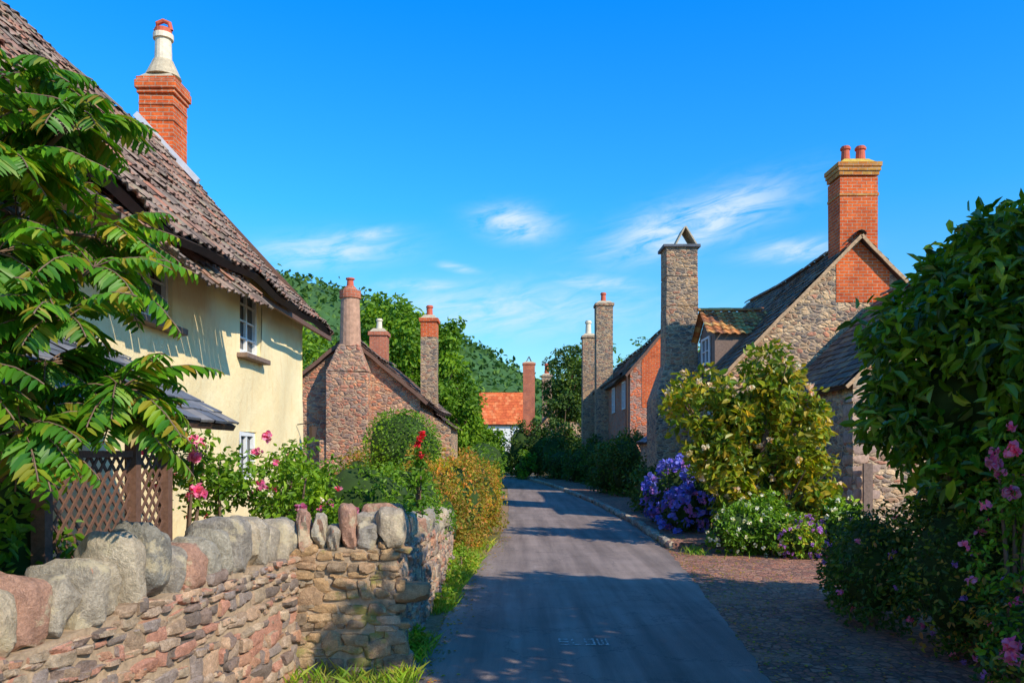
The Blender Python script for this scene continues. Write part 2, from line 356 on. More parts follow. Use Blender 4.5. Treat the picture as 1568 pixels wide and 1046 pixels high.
# ------------------------------------------------------------------ stones
def cubetpl(n=4):
    d={};V=[];F=[]
    def vid(p):
        kk=tuple(round(c,4) for c in p)
        if kk not in d: d[kk]=len(V); V.append(p)
        return d[kk]
    for ax in range(3):
        for sg in (-1,1):
            for i in range(n):
                for j in range(n):
                    q=[]
                    for (a,b) in ((i,j),(i+1,j),(i+1,j+1),(i,j+1)):
                        p=[0,0,0]; p[ax]=sg; p[(ax+1)%3]=-1+2*a/n; p[(ax+2)%3]=-1+2*b/n; q.append(vid(tuple(p)))
                    F.append(q if sg>0 else q[::-1])
    return np.array(V),np.array(F)
TPLS={n:cubetpl(n) for n in (4,5,9)}
def stones(name,items,mat,parent,p=7,rough=.05,n=5,cuts=7,cd=(.86,1.25)):
    CV,CF=TPLS[n]
    Vs=[];Fs=[];b=0
    r=(np.abs(CV)**p).sum(1)**(1/p); S=CV/r[:,None]
    for i,(c,size,u,nn) in enumerate(items):
        u=np.array(u);nn=np.array(nn)
        T=S.copy()
        for q in range(cuts):
            d=rng.normal(size=3); d/=np.linalg.norm(d); off=rng.uniform(*cd)
            ov=np.maximum(0,T@d-off); T-=ov[:,None]*d
        ph=rng.uniform(0,6.28,3); k1=rng.uniform(1.2,2.6,(3,3))
        T=T*(1+rough*np.sin(S@k1+ph)+rough*.5*np.sin(S@(k1*2.6)+ph*2))
        if n>5: T=T*(1+rough*.6*snoise(S,5.5,i)[:,None])
        tz=rng.uniform(-.14,.14); W=T*np.array(size)/2
        x=W[:,0]*(1+tz*T[:,2])+W[:,2]*rng.uniform(-.12,.12); y=W[:,1]; z=W[:,2]+W[:,0]*rng.uniform(-.1,.1)
        Vs.append(np.array(c)+x[:,None]*u+y[:,None]*nn+z[:,None]*np.array([0,0,1.])); Fs.append(CF+b); b+=len(CV)
    return npobj(name,np.concatenate(Vs),np.concatenate(Fs),mat,parent,smooth=True,sharp=28)
def rubble_wall(name,A,B,side,ztop,thick=.4,mat='wallst',cop=True,ch=(.26,.42),cw=(.12,.28)):
    A=np.array([*A,0.]);B=np.array([*B,0.]); L=np.linalg.norm(B-A); u=(B-A)/L; n=np.array([u[1],-u[0],0])*side
    e=empty(name,tuple(A)); items=[]
    z=-.03
    while z<1.6:
        h=random.uniform(.045,.12); s=random.uniform(-.1,0); p1=random.uniform(0,6)
        while s<L:
            w=random.uniform(.06,.2)*(1.35 if h>.08 else 1)
            hh=h*random.uniform(.75,1.15)
            if random.random()<.12: hh*=1.8; w*=1.25
            zt=ztop(min(1,max(0,(s+w/2)/L)))
            zz=z+h/2+random.uniform(-.012,.012)+.022*math.sin(s*2.3+p1)
            if zz<zt:
                items.append((A+u*(s+w/2)-n*.085+n*random.uniform(-.018,.022)+np.array([0,0,zz]),(w*1.0,.2,hh*1.0),u,n))
            s+=w*.98
        z+=h*.97
    for P0,dr in ((A,-u),(B,u)):
        z=0
        while z<1.5:
            h=random.uniform(.06,.13); t=0
            while t<thick-.05:
                w=random.uniform(.1,.22)
                if z+h*.5<ztop(0 if dr is not u else 1): items.append((P0-n*(t+w/2)-dr*.075+np.array([0,0,z+h/2]),(w,.18,h),-n,dr))
                t+=w
            z+=h
    stones("rubble_stones",items,M[mat],e,9,.05,5,7,(.9,1.35))
    mb=MB(); N=40
    for i in range(N):
        a=A+u*L*i/N; b=A+u*L*(i+1)/N; za=ztop(i/N)-.01; zb=ztop((i+1)/N)-.01
        f=-n*.012; g=-n*(thick)
        mb.hexa([a+f,b+f,b+g,a+g],[a+f+[0,0,za],b+f+[0,0,zb],b+g+[0,0,zb],a+g+[0,0,za]])
    mb.obj("mortar_core",M['mortar'],e)
    if cop:
        it=[]; s=0
        while s<L:
            w=random.uniform(*cw); h=random.uniform(*ch)
            zt=ztop(min(1,(s+w/2)/L))
            it.append((A+u*(s+w/2)-n*(thick/2-.03+random.uniform(-.03,.03))+np.array([0,0,zt+h/2-.05]),(w*1.06,thick*random.uniform(.8,1.05),h),u,n)); s+=w*.97
        stones("coping_stones",it,M['coping'],e,4.2,.07,9,8,(.84,1.25))
    return e
# ------------------------------------------------------------------ roofs
def tiles(name,p0,u,v,Lu,Lv,tw,te,mat,parent,kind='flat',sag=None,lift=.025,jit=.012,hang=0.0):
    p0=np.array(p0,float);u=np.array(u,float);v=np.array(v,float);v/=np.linalg.norm(v); n=np.cross(u,v)
    if n[2]<0: n=-n
    V=[];F=[]
    rows=int(math.ceil(Lv/te)); colsn=int(math.ceil(Lu/tw))
    for i in range(rows):
        off=(i%2)*tw*.5 if kind=='flat' else 0
        for j in range(-1 if off else 0,colsn):
            a0=max(0,j*tw+off); a1=min(Lu,(j+1)*tw+off)
            if a1-a0<.03: continue
            gap=.004
            b0=i*te+random.uniform(-jit,jit); b1=min(Lv,i*te+te*1.2)
            if random.random()<.04: b0-=jit*2
            lf=lift+random.uniform(-.3,.6)*lift; tilt=random.uniform(-.4,.4)*jit
            K=6 if kind=='pan' else 1; base=len(V)
            for q in range(K+1):
                t=q/K; a=a0+gap+(a1-a0-2*gap)*t
                wv=.024*math.sin(t*2*math.pi) if kind=='pan' else 0
                for (bb,hh) in ((b0,lf-.018),(b0,lf+.004),(b1,.004)):
                    P=p0+u*a+v*bb+n*(hh+wv+tilt*(t-.5)*2+.02)
                    if sag is not None: P=P+n*sag(a,bb)
                    V.append(P)
            for q in range(K):
                k0=base+q*3
                F.append((k0,k0+3,k0+4,k0+1)); F.append((k0+1,k0+4,k0+5,k0+2))
    return npobj(name,np.array(V),F,mat,parent)
def roof_slab(name,p0,u,v,Lu,Lv,th,mat,parent,sag=None,n_seg=12):
    p0=np.array(p0,float);u=np.array(u,float);v=np.array(v,float);v/=np.linalg.norm(v); n=np.cross(u,v)
    if n[2]<0: n=-n
    mb=MB()
    for i in range(n_seg):
        a0=Lu*i/n_seg;a1=Lu*(i+1)/n_seg
        for (b0,b1) in ((0,Lv/2),(Lv/2,Lv)):
            S=lambda a,b:(sag(a,b) if sag is not None else 0)
            q=[(a0,b0),(a1,b0),(a1,b1),(a0,b1)]
            mb.hexa([p0+u*a+v*b+n*(S(a,b)-th) for a,b in q],[p0+u*a+v*b+n*(S(a,b)+.003) for a,b in q])
    return mb.obj(name,mat,parent)
def ridge(name,a,b,r,mat,parent,seg=.35,sag=None):
    a=np.array(a,float);b=np.array(b,float);L=np.linalg.norm(b-a);d=(b-a)/L; q=np.cross(d,[0,0,1.]); V=[];F=[]
    k=int(L/seg)
    for i in range(k):
        base=len(V); r2=r*random.uniform(.95,1.08); dz=random.uniform(-.01,.01)
        for e_ in (0,1):
            p=a+d*(i+e_*1.02)*seg; z0=(sag((i+e_)*seg) if sag else 0)
            for s in range(7):
                t=math.pi*(s/6); V.append(p+q*r2*math.cos(t)+np.array([0,0,r2*.8*math.sin(t)-.02+dz+z0]))
        for s in range(6): F.append((base+s,base+s+1,base+8+s,base+7+s))
    return npobj(name,np.array(V),F,mat,parent)
def gable_roof(parent,x0,x1,y0,y1,ze,xr,zr,mat,over=.3,verge=.18,tw=.28,te=.24,kind='flat',ridgemat=None,sagm=.05,west=True,board=None,bh_=.10):
    sg=lambda a,b: sagm*math.sin(a*.9)*.5-sagm*1.2*math.sin(math.pi*min(1,max(0,a/(y1-y0+.4))))
    for side,xe in ((-1,x0),(1,x1)):
        run=abs(xr-xe); rise=zr-ze; L=math.hypot(run,rise); vx=(xr-xe)/L; vz=rise/L
        pe=(xe-vx*over,y0-verge,ze-vz*over)
        roof_slab("roof_boards",(pe[0],pe[1],pe[2]),(0,1,0),(vx,0,vz),y1-y0+2*verge,L+over,.07,M['dark'],parent,sg)
        tiles("roof_tiles",pe,(0,1,0),(vx,0,vz),y1-y0+2*verge,L+over,tw,te,mat,parent,kind,sg)
        if board is not None:
            mb=MB(); N=14; prev=None
            for i in range(N+1):
                t=i/N; p=(pe[0]+(xr-pe[0])*t,y0-verge-.02,pe[2]-.03+(zr-pe[2])*t+random.uniform(-.012,.012))
                if prev: mb.beam(prev,p,.035,bh_)
                prev=p
            mb.obj("verge_board",board,parent)
    ridge("ridge_tiles",(xr,y0-verge,zr+.03),(xr,y1+verge,zr+.03),.13,ridgemat or mat,parent,sag=lambda a:sg(a,0))
def gable_body(parent,x0,x1,y0,y1,ze,xr,zr,mat,name="walls"):
    mb=MB()
    for y in (y0,y1):
        pts=[(x0,y,-.05),(x1,y,-.05),(x1,y,ze),(xr,y,zr-.05),(x0,y,ze)]
        mb.poly(pts if y==y0 else pts[::-1])
    mb.poly([(x0,y1,-.05),(x0,y0,-.05),(x0,y0,ze),(x0,y1,ze)]); mb.poly([(x1,y0,-.05),(x1,y1,-.05),(x1,y1,ze),(x1,y0,ze)])
    return mb.obj(name,mat,parent)
def window(parent,o,u,n,w,h,cols=2,rows=3,fr=.06,depth=.05,name="window",sashes=True):
    o=Vector(o);u=Vector(u);n=Vector(n);z=Vector((0,0,1)); mb=MB()
    def bx(a0,a1,z0,z1,n0,n1,m):
        mb.hexa([o+u*a0+n*n0+z*z0,o+u*a1+n*n0+z*z0,o+u*a1+n*n1+z*z0,o+u*a0+n*n1+z*z0],[o+u*a0+n*n0+z*z1,o+u*a1+n*n0+z*z1,o+u*a1+n*n1+z*z1,o+u*a0+n*n1+z*z1],m)
    bx(0,w,0,h,-.03,0,1)
    bx(0,fr,0,h,.002,depth,0);bx(w-fr,w,0,h,.002,depth,0);bx(fr,w-fr,0,fr,.002,depth,0);bx(fr,w-fr,h-fr,h,.002,depth,0)
    for i in range(1,cols):
        c=w*i/cols; t=.03 if (i==cols//2 and cols%2==0) else .013; bx(c-t,c+t,fr,h-fr,.004,depth*.8,0)
    for j in range(1,rows):
        c=h*j/rows; bx(fr,w-fr,c-.012,c+.012,.006,depth*.7,0)
    return mb.obj(name,[M['white'],M['glass']],parent)
def chimney(parent,x0,x1,y0,y1,z0,z1,mat,cor=None,pots=(),flaunch=None,name="chimney",cormat=None,bevel=.012):
    mb=MB(); ms=[mat,cormat or mat,flaunch or M['mort3'],M['pot'],M['potw'],M['dark']]
    N=max(1,int((z1-z0)/1.2)); zz=[z0+(z1-z0)*i/N for i in range(N+1)]
    jj=[[random.uniform(-.012,.012) for _ in range(8)] for _ in zz]
    ring=lambda i:[(x0+jj[i][0],y0+jj[i][1],zz[i]),(x1+jj[i][2],y0+jj[i][3],zz[i]),(x1+jj[i][4],y1+jj[i][5],zz[i]),(x0+jj[i][6],y1+jj[i][7],zz[i])]
    for i in range(N):
        a,b=ring(i),ring(i+1)
        for q in range(4): mb.poly([a[q],a[(q+1)%4],b[(q+1)%4],b[q]],0)
    mb.poly(ring(N),0)
    for (za,zb,ov) in (cor or []): mb.box(x0-ov,x1+ov,y0-ov,y1+ov,za,zb,1,.006)
    top=max([z1]+[c[1] for c in (cor or [])])+.002
    fh=.14
    mb.hexa([(x0-.01,y0-.01,top+.001),(x1+.01,y0-.01,top+.001),(x1+.01,y1+.01,top+.001),(x0-.01,y1+.01,top+.001)],[(x0+.18*(x1-x0),y0+.18*(y1-y0),top+fh),(x1-.18*(x1-x0),y0+.18*(y1-y0),top+fh),(x1-.18*(x1-x0),y1-.18*(y1-y0),top+fh),(x0+.18*(x1-x0),y1-.18*(y1-y0),top+fh)],2)
    for (px,py,r,h,mi) in pots:
        zb=top+fh-.05
        mb.cyl(px,py,zb,zb+h*.8,r,r*.85,14,mi); mb.cyl(px,py,zb+h*.8,zb+h*.92,r*1.12,r*1.12,14,mi); mb.cyl(px,py,zb+h*.92,zb+h,r*.95,r*.9,14,mi); mb.cyl(px,py,zb+h,zb+h+.003,r*.7,r*.7,14,5)
    return mb.obj(name,ms,parent,bevel=bevel)
# ================================================================== GROUND
mb=MB(); mb.poly([(-900,-300,0),(900,-300,0),(900,1500,0),(-900,1500,0)]); mb.obj("ground",M['ground'])
cl=[(-3,-.80,2.0),(3,-.80,1.95),(6.3,-.78,2.0),(8.3,-.74,2.2),(11.2,-.66,2.5),(14,-.5,2.75),(17,-.25,2.85),(20.5,-.08,2.9),(28,-.13,2.72),(37.5,-.2,2.15),(43,-.35,1.6),(50,-1.4,.7),(57,-3.5,-1.0),(66,-8,-4.5),(80,-18,-13)]
def strip(L,z,name,mat,sub=6,jit=.0):
    mb=MB(); pts=[]
    for i in range(len(L)-1):
        for s in range(sub):
            t=s/sub; a=[L[i][k]*(1-t)+L[i+1][k]*t for k in range(3)]
            a[1]+=random.uniform(-jit,jit); a[2]+=random.uniform(-jit,jit); pts.append(a)
    pts.append(list(L[-1]))
    for a,b in zip(pts,pts[1:]): mb.poly([(a[1],a[0],z),(a[2],a[0],z),(b[2],b[0],z),(b[1],b[0],z)])
    return mb.obj(name,mat)
strip([(y,a+.3,9) for y,a,b in cl[:5]]+[(14,-.2,7),(20,.2,6),(30,.2,5.2),(43,0,5),(50,-1,5)],.004,"forecourt_path",M['gravel'])
strip(cl,.008,"road",M['asphalt'],10,.03)
pv=[(15.0,2.95,5.2),(17,3.0,5.2),(20.5,3.05,5.2),(28,2.87,5.2),(37.5,2.3,4.9),(43,1.9,4.9),(50,1.2,4.9)]
e=empty("pavement",(4,20,0)); mb=MB()
for a,b in zip(pv,pv[1:]): mb.hexa([(a[1],a[0],0),(a[2],a[0],0),(b[2],b[0],0),(b[1],b[0],0)],[(a[1],a[0],.11),(a[2],a[0],.11),(b[2],b[0],.11),(b[1],b[0],.11)])
mb.obj("cobbled_surface",M['cobble'],e)
it=[]
for a,b in zip(pv,pv[1:]):
    A=np.array([a[1],a[0],0.]);B=np.array([b[1],b[0],0.]);L=np.linalg.norm(B-A);u=(B-A)/L;s=0
    while s<L:
        w=random.uniform(.3,.6); it.append((A+u*(s+w/2)+np.array([-.02+random.uniform(-.02,.02),0,.06]),(w*.96,.16,.15),u,np.array([u[1],-u[0],0]))); s+=w
stones("kerb_stones",it,M['coping'],e,8,.03,4)
mb=MB(); x=.44; z=.0125
def q(x0,x1,y0,y1): mb.poly([(x0,y0,z),(x1,y0,z),(x1,y1,z),(x0,y1,z)])
Y0,Y1=7.52,7.78
for ch in "SLOW":
    if ch=='S': q(x,x+.09,Y0,Y0+.04);q(x,x+.09,Y0+.11,Y0+.15);q(x,x+.09,Y1-.04,Y1);q(x,x+.02,Y0+.15,Y1-.04);q(x+.07,x+.09,Y0+.04,Y0+.11)
    if ch=='L': q(x,x+.02,Y0,Y1);q(x+.02,x+.08,Y0,Y0+.04)
    if ch=='O': q(x,x+.02,Y0,Y1);q(x+.075,x+.095,Y0,Y1);q(x+.02,x+.075,Y0,Y0+.04);q(x+.02,x+.075,Y1-.04,Y1)
    if ch=='W':
        for t in (0,.04,.08): q(x+t,x+t+.016,Y0+.04,Y1)
        q(x,x+.1,Y0,Y0+.04)
    x+=.12
mb.obj("road_marking",M['paint'])
P=[]
for i in range(2600):
    y=random.uniform(5.5,17); xe=np.interp(y,[c[0] for c in cl],[c[2] for c in cl])
    P.append((xe+abs(random.gauss(0,.9)),y,.014) if random.random()<.75 else (np.interp(y,[c[0] for c in cl],[c[1] for c in cl])+abs(random.gauss(0,.12)),y,.016))
P=np.array(P); O=np.tile([0,0,1.],(len(P),1)); V,F=leaves(P,O,.028,.7,0,.15,.5,1.5); npobj("leaf_litter",V,F,M['L_orange'])
# ================================================================== NEAR WALLS
rubble_wall("stone_wall",(-3.0,-1.0),(-1.74,6.6),1,lambda t:.92+.05*math.sin(t*9),.42,'wallst',True,(.28,.48),(.12,.27))
rubble_wall("stone_wall",(-1.76,6.62),(-.96,6.72),1,lambda t:1.0+.04*t,.4,'wallst2',True,(.2,.38),(.1,.22))
rubble_wall("stone_wall",(-.955,6.78),(-.86,11.8),1,lambda t:1.06-.38*t,.4,'wallst',True,(.18,.36),(.1,.22))
# ================================================================== CREAM COTTAGE
cc=empty("cream_cottage",(-6.5,9,0))
XW=-4.15
ops=[(5.9,7.1,3.15,4.2),(8.95,9.95,3.3,4.3),(12.45,13.4,3.3,4.35),(12.55,13.3,1.35,2.1)]
ys=sorted(set([1.0,16.16]+[o[0] for o in ops]+[o[1] for o in ops])); zs=sorted(set([-.05,4.62]+[o[2] for o in ops]+[o[3] for o in ops]))
def fine(a,st):
    r=[a[0]]
    for p,q_ in zip(a,a[1:]):
        k_=max(1,int(math.ceil((q_-p)/st)))
        r+=[p+(q_-p)*i/k_ for i in range(1,k_+1)]
    return r
fy=fine(ys,.2); fz=fine(zs,.2)
def wx(y,z):
    d=.03*math.sin(y*1.7+z*1.1)+.02*math.sin(y*3.1-z*2.3+1)
    d+=.10*max(0,(y-15.2))**1.5*max(0,(3.2-z)/3.2)
    return XW+d
mb=MB(); idx={}
def vv_(y,z):
    if (y,z) not in idx: idx[(y,z)]=len(mb.v); mb.v.append((wx(y,z),y,z))
    return idx[(y,z)]
for a,b in zip(fy,fy[1:]):
    for c,d in zip(fz,fz[1:]):
        my,mz=(a+b)/2,(c+d)/2
        if any(o[0]<my<o[1] and o[2]<mz<o[3] for o in ops): continue
        mb.f.append((vv_(a,c),vv_(b,c),vv_(b,d),vv_(a,d))); mb.m.append(0)
mb.obj("front_wall",M['cream'],cc,smooth=True); mb=MB()
for o in ops:
    for c in (o[2],o[3]):
        mb.poly([(wx(o[0],c),o[0],c),(wx(o[1],c),o[1],c),(XW-.2,o[1],c),(XW-.2,o[0],c)])
    for a in (o[0],o[1]):
        mb.poly([(wx(a,o[2]),a,o[2]),(wx(a,o[3]),a,o[3]),(XW-.2,a,o[3]),(XW-.2,a,o[2])])
for y in (1.0,16.16):
    mb.poly([(XW+.0,y,-.05),(-9.7,y,-.05),(-9.7,y,4.62),(-6.95,y,7.6),(XW+.0,y,4.62)])
mb.poly([(-9.7,1,-.05),(-9.7,16.16,-.05),(-9.7,16.16,4.62),(-9.7,1,4.62)])
o=mb.obj("walls",M['cream'],cc)
for i,(a,b,c,d) in enumerate(ops):
    window(cc,(XW-.10,a,c),(0,1,0),(1,0,0),b-a,d-c,2 if i<3 else 2,4 if i<3 else 2,.07,.06)
    if i in(1,2,0): 
        s=MB(); s.box(XW-.05,XW+.16,a-.12,b+.12,c-.09,c-.01,0,.006); s.obj("window_sill",M['woodg'],cc,bevel=.01)
s=MB(); s.tube([(XW+.02,15.7,2.3),(XW+.3,15.7,2.34),(XW+.32,15.7,2.26)],[.012]*3,6); s.cyl(XW+.32,15.7,2.05,2.26,.06,.08,8); s.obj("wall_lantern",M['dark'],cc)
ev=(-3.7,4.2); rd=(-6.95,7.75); L=math.hypot(rd[0]-ev[0],rd[1]-ev[1]); vx,vz=(rd[0]-ev[0])/L,(rd[1]-ev[1])/L
sgL=lambda off,y0:(lambda a,b:off+.05*math.sin((a+y0)*1.3)+.05*math.sin((a+y0)*.6+b)+.02*math.sin((a+y0)*2.9)-.10*math.sin(math.pi*min(1,b/L)))
for (y0,y1,ex,off) in ((1,9.9,.30,.16),(9.5,13.6,.12,.07),(13.2,16.75,.0,0.0)):
    p=(ev[0]-vx*ex,y0,ev[1]-vz*ex)
    roof_slab("roof_boards",p,(0,1,0),(vx,0,vz),y1-y0,L+ex,.09,M['dark'],cc,sgL(off,y0))
    tiles("roof_tiles",p,(0,1,0),(vx,0,vz),y1-y0,L+ex,.2,.24,M['tileL'],cc,'pan',sgL(off,y0),.035,.025)
tiles("roof_tiles",(ev[0]-vx*.45+.05,1,ev[1]-vz*.45-.14),(0,1,0),(vx,0,vz),10.3,1.2,.2,.24,M['tileL'],cc,'pan',sgL(0,0),.035,.03)
roof_slab("roof_boards",(-10.2,1,4.2),(0,1,0),(.68,0,.73),15.75,4.8,.09,M['dark'],cc)
tiles("roof_tiles",(-10.2,1,4.2),(0,1,0),(.68,0,.73),15.75,4.8,.24,.27,M['tileL'],cc,'pan',None,.03,.02)
ridge("ridge_tiles",(rd[0],1,rd[1]+.03),(rd[0],16.75,rd[1]+.0),.14,M['tileL'],cc)
s=MB(); s.beam((ev[0]+.0,16.73,ev[1]-.05),(rd[0],16.73,rd[1]-.08),.05,.16); s.beam((ev[0]-.02,1,ev[1]-.16),(ev[0]-.02,16.7,ev[1]-.12),.05,.08); s.obj("barge_board",M['wood'],cc)
chimney(cc,-7.12,-6.48,15.6,16.25,6.6,8.95,M['brick'],[(8.1,8.16,.02),(8.4,8.46,.02),(8.62,8.7,.04),(8.7,8.86,.075),(8.86,8.94,.05)],[],M['mort3'])
s=MB(); cx_,cy_=-6.8,15.92
s.cyl(cx_,cy_,9.05,9.38,.34,.19,16,0); s.cyl(cx_,cy_,9.3,9.8,.165,.15,16,1); s.cyl(cx_,cy_,9.8,9.9,.19,.19,16,1)
s.cyl(cx_,cy_,9.9,10.0,.16,.16,16,2); s.tube([(cx_-.15,cy_,9.98),(cx_-.12,cy_,10.12),(cx_,cy_,10.17),(cx_+.12,cy_,10.12),(cx_+.15,cy_,9.98)],[.045]*5,8,2)
s.obj("chimney_pot",[M['mort3'],M['potw'],M['pot']],cc,smooth=False)
s=MB(); s.hexa([(-6.0,15.5,6.88),(-7.2,15.5,8.16),(-7.2,15.58,8.16),(-6.0,15.58,6.88)],[(-5.94,15.5,6.96),(-7.12,15.5,8.24),(-7.12,15.58,8.24),(-5.94,15.58,6.96)]); s.obj("lead_flashing",M['lead'],cc)
po=cc
pv_=(-1.45,0,.85)
roof_slab("porch_roof_boards",(-2.62,4.4,2.03),(0,1,0),pv_,3.35,1.78,.05,M['wood'],po,None,3)
tiles("porch_roof_slates",(-2.60,4.4,2.03),(0,1,0),pv_,3.35,1.78,.3,.2,M['slateb'],po,'flat',None,.015,.01)
s=MB()
for (y) in (5.2,6.45,7.05): s.box(-3.04,-2.95,y-.045,y+.045,0,2.1)
s.box(-4.1,-3.04,7.0,7.09,1.98,2.07); s.box(-3.04,-2.95,4.5,7.5,2.0+.02,2.1+.02)
s.box(-4.1,-4.02,7.0,7.09,0,1.98)
s.obj("porch_posts",M['wood'],po)
s=MB()
def lattice(P,u,W,z0,H,pitch=.13):
    P=Vector(P);u=Vector(u); nn=Vector((u.y,-u.x,0))
    for sg in (1,-1):
        t=-H
        while t<W:
            a0,a1=t,t+H
            lo=max(a0,0);hi=min(a1,W)
            if hi-lo>.03:
                za=(lo-a0);zb=(hi-a0)
                if sg<0: za,zb=H-za,H-zb
                s.beam(P+u*lo+nn*sg*.006+Vector((0,0,z0+za)),P+u*hi+nn*sg*.006+Vector((0,0,z0+zb)),.010,.026)
            t+=pitch
lattice((-3.0,5.25,0),(0,1,0),1.16,.5,1.25); lattice((-3.0,6.5,0),(0,1,0),.5,.8,1.2)
s.box(-3.03,-2.97,5.25,6.4,.45,.5); s.box(-3.03,-2.97,5.25,6.4,1.75,1.8); s.box(-3.03,-2.97,6.5,7.0,.75,.8)
s.obj("trellis",M['wood'],po)
# ================================================================== LEFT STONE COTTAGE
lc=empty("stone_cottage",(-4.8,30,0))
x0,x1,y0,y1,ze,xr,zr=-6.95,-2.7,24,33,3.4,-4.78,5.15
gable_body(lc,x0,x1,y0,y1,ze,xr,zr,M['stoneL'])
gable_roof(lc,x0,x1,y0,y1,ze,xr,zr,M['tileL'],.3,.18,.25,.22,board=M['wood'])
s=MB()
s.box(-5.34,-4.12,23.35,24.0,0,4.05,0,.03)
s.hexa([(-5.34,23.35,4.052),(-4.12,23.35,4.052),(-4.12,24.0,4.052),(-5.34,24.0,4.052)],[(-4.98,23.38,4.85),(-4.4,23.38,4.85),(-4.4,23.96,4.85),(-4.98,23.96,4.85)])
s.box(-5.55,-5.34,23.4,23.98,0,2.1,0,.02)
s.obj("chimney_breast",M['stoneL'],lc,bevel=.03)
s=MB(); s.cyl(-4.69,23.67,4.8,6.2,.31,.27,18,0); s.cyl(-4.69,23.67,6.2,6.42,.31,.31,18,1); s.cyl(-4.69,23.67,6.42,6.55,.24,.14,18,1); s.cyl(-4.69,23.67,6.5,6.75,.11,.09,12,2); s.cyl(-4.69,23.67,6.75,6.79,.13,.13,12,2)
s.obj("round_chimney_stack",[M['stackr'],M['brickp'],M['pot']],lc)
chimney(lc,-3.32,-2.74,29.7,30.4,0,5.95,M['stoneC'],[(5.95,6.5,.0),(6.5,6.62,.06)],[(-3.03,30.05,.12,.42,3)],None,cormat=M['brick'])
chimney(lc,-5.62,-4.95,32.2,32.9,3.5,6.35,M['brickp'],[(6.35,6.5,.05)],[(-5.28,32.5,.12,.45,4)])
s=MB(); s.hexa([(-2.7,28,0),(-2.1,28,0),(-2.1,31.5,0),(-2.7,31.5,0)],[(-2.7,28,3.0),(-2.1,28,2.6),(-2.1,31.5,2.6),(-2.7,31.5,3.0)]); s.obj("lean_to",M['stoneR'],lc)
tiles("lean_to_roof",(-1.95,27.9,2.55),(0,1,0),(-.75,0,.55),3.8,.95,.25,.2,M['tileL'],lc)
# ================================================================== RIGHT MAIN HOUSE
rh=empty("stone_house",(8.4,24,0))
x0,x1,y0,y1,ze,xr,zr=5.2,11.6,19.8,29.0,3.75,8.41,7.0
gable_body(rh,x0,x1,y0,y1,ze,xr,zr,M['stoneR'])
gable_roof(rh,x0,x1,y0,y1,ze,xr,zr,M['slate'],.3,.16,.3,.22,board=M['verge'],bh_=.08)
s=MB(); s.poly([(7.86,y0-.012,5.4),(9.15,y0-.012,5.4),(9.15,y0-.012,6.15),(8.45,y0-.012,6.85),(7.86,y0-.012,6.38)]); s.obj("brick_gable_panel",M['brick'],rh)
chimney(rh,7.98,8.9,19.86,20.6,6.2,8.45,M['brick'],[(8.0,8.06,.02),(8.5,8.6,.03),(8.6,8.7,.055),(8.7,8.8,.08)],[(8.25,20.2,.11,.42,3),(8.62,20.2,.12,.42,3)],M['mort2'],cormat=m_brick("lichen_brick",(.6,.2,.04),(.55,.32,.07)))
s=MB()
yc,dy,zb,zm,zt,xf=22.5,.85,4.0,4.95,5.6,5.38
s.poly([(xf,yc+dy,zb),(xf,yc-dy,zb),(xf,yc-dy,zm),(xf,yc,zt),(xf,yc+dy,zm)])
for yy in (yc-dy,yc+dy): s.poly([(xf,yy,zb-.3),(6.9,yy,zb-.3),(6.9,yy,zm),(xf,yy,zm)])
s.obj("dormer_walls",M['woodg'],rh)
for sg in (-1,1):
    vv=np.array([0,-sg*dy,zt-zm]); Lr=np.linalg.norm(vv)
    tiles("dormer_tiles",(5.15,yc+sg*(dy+.12),zm-.09),(1,0,0),vv,2.0,Lr+.15,.22,.2,M['terra'],rh,'pan',None,.03)
ridge("dormer_ridge",(5.12,yc,zt+.07),(7.2,yc,zt+.07),.1,M['terra'],rh,.3)
window(rh,(xf-.02,yc+.45,4.15),(0,-1,0),(-1,0,0),.9,.75,2,2,.06,.05)
s=MB(); s.box(4.15,5.25,23.5,25.1,0,3.3,0,.03)
s.hexa([(4.15,23.5,3.302),(5.4,23.5,3.302),(5.4,25.1,3.302),(4.15,25.1,3.302)],[(4.44,23.72,4.3),(5.42,23.72,4.3),(5.42,24.62,4.3),(4.44,24.62,4.3)])
for i in range(4): s.box(4.47+.004*i,5.42-.004*i,23.75+.004*i,24.6-.004*i,4.29+i*.86,4.29+(i+1)*.86-.001,0,.012)
s.obj("tall_chimney_stack",M['stoneC'],rh,bevel=.018)
s=MB(); s.box(4.41,5.48,23.69,24.66,7.72,7.80,0,.01)
s.beam((4.78,24.2,7.80),(5.06,24.2,8.34),.7,.04,1); s.beam((5.42,24.2,7.80),(5.08,24.2,8.36),.7,.04,1); s.box(4.85,5.36,24.4,24.5,7.8,7.95,2)
s.obj("chimney_cowl",[M['slateb'],M['mort3'],M['dark']],rh)
s=MB(); s.box(4.42,5.2,25.8,28,0,2.05,0,.02); s.obj("annex_walls",M['stoneR'],rh)
tiles("annex_roof",(4.3,25.65,2.05),(0,1,0),(.9,0,.6),2.5,1.15,.3,.2,M['slateb'],rh)
roof_slab("annex_roof_boards",(4.3,25.65,2.05),(0,1,0),(.9,0,.6),2.5,1.15,.05,M['dark'],rh,None,2)
for yy in (20.5,26.2): window(rh,(5.18,yy+.9,2.2),(0,-1,0),(-1,0,0),.9,1.0,2,3)
fh=empty("stone_barn",(8.9,17.8,0))
gable_body(fh,6.6,11.2,15.8,19.7,3.25,8.9,5.5,M['stoneR'])
gable_roof(fh,6.6,11.2,15.8,19.5,3.25,8.9,5.5,M['slate'],.28,.16,.32,.22,board=M['verge'],bh_=.07)
it=[]; z=.0; i=0
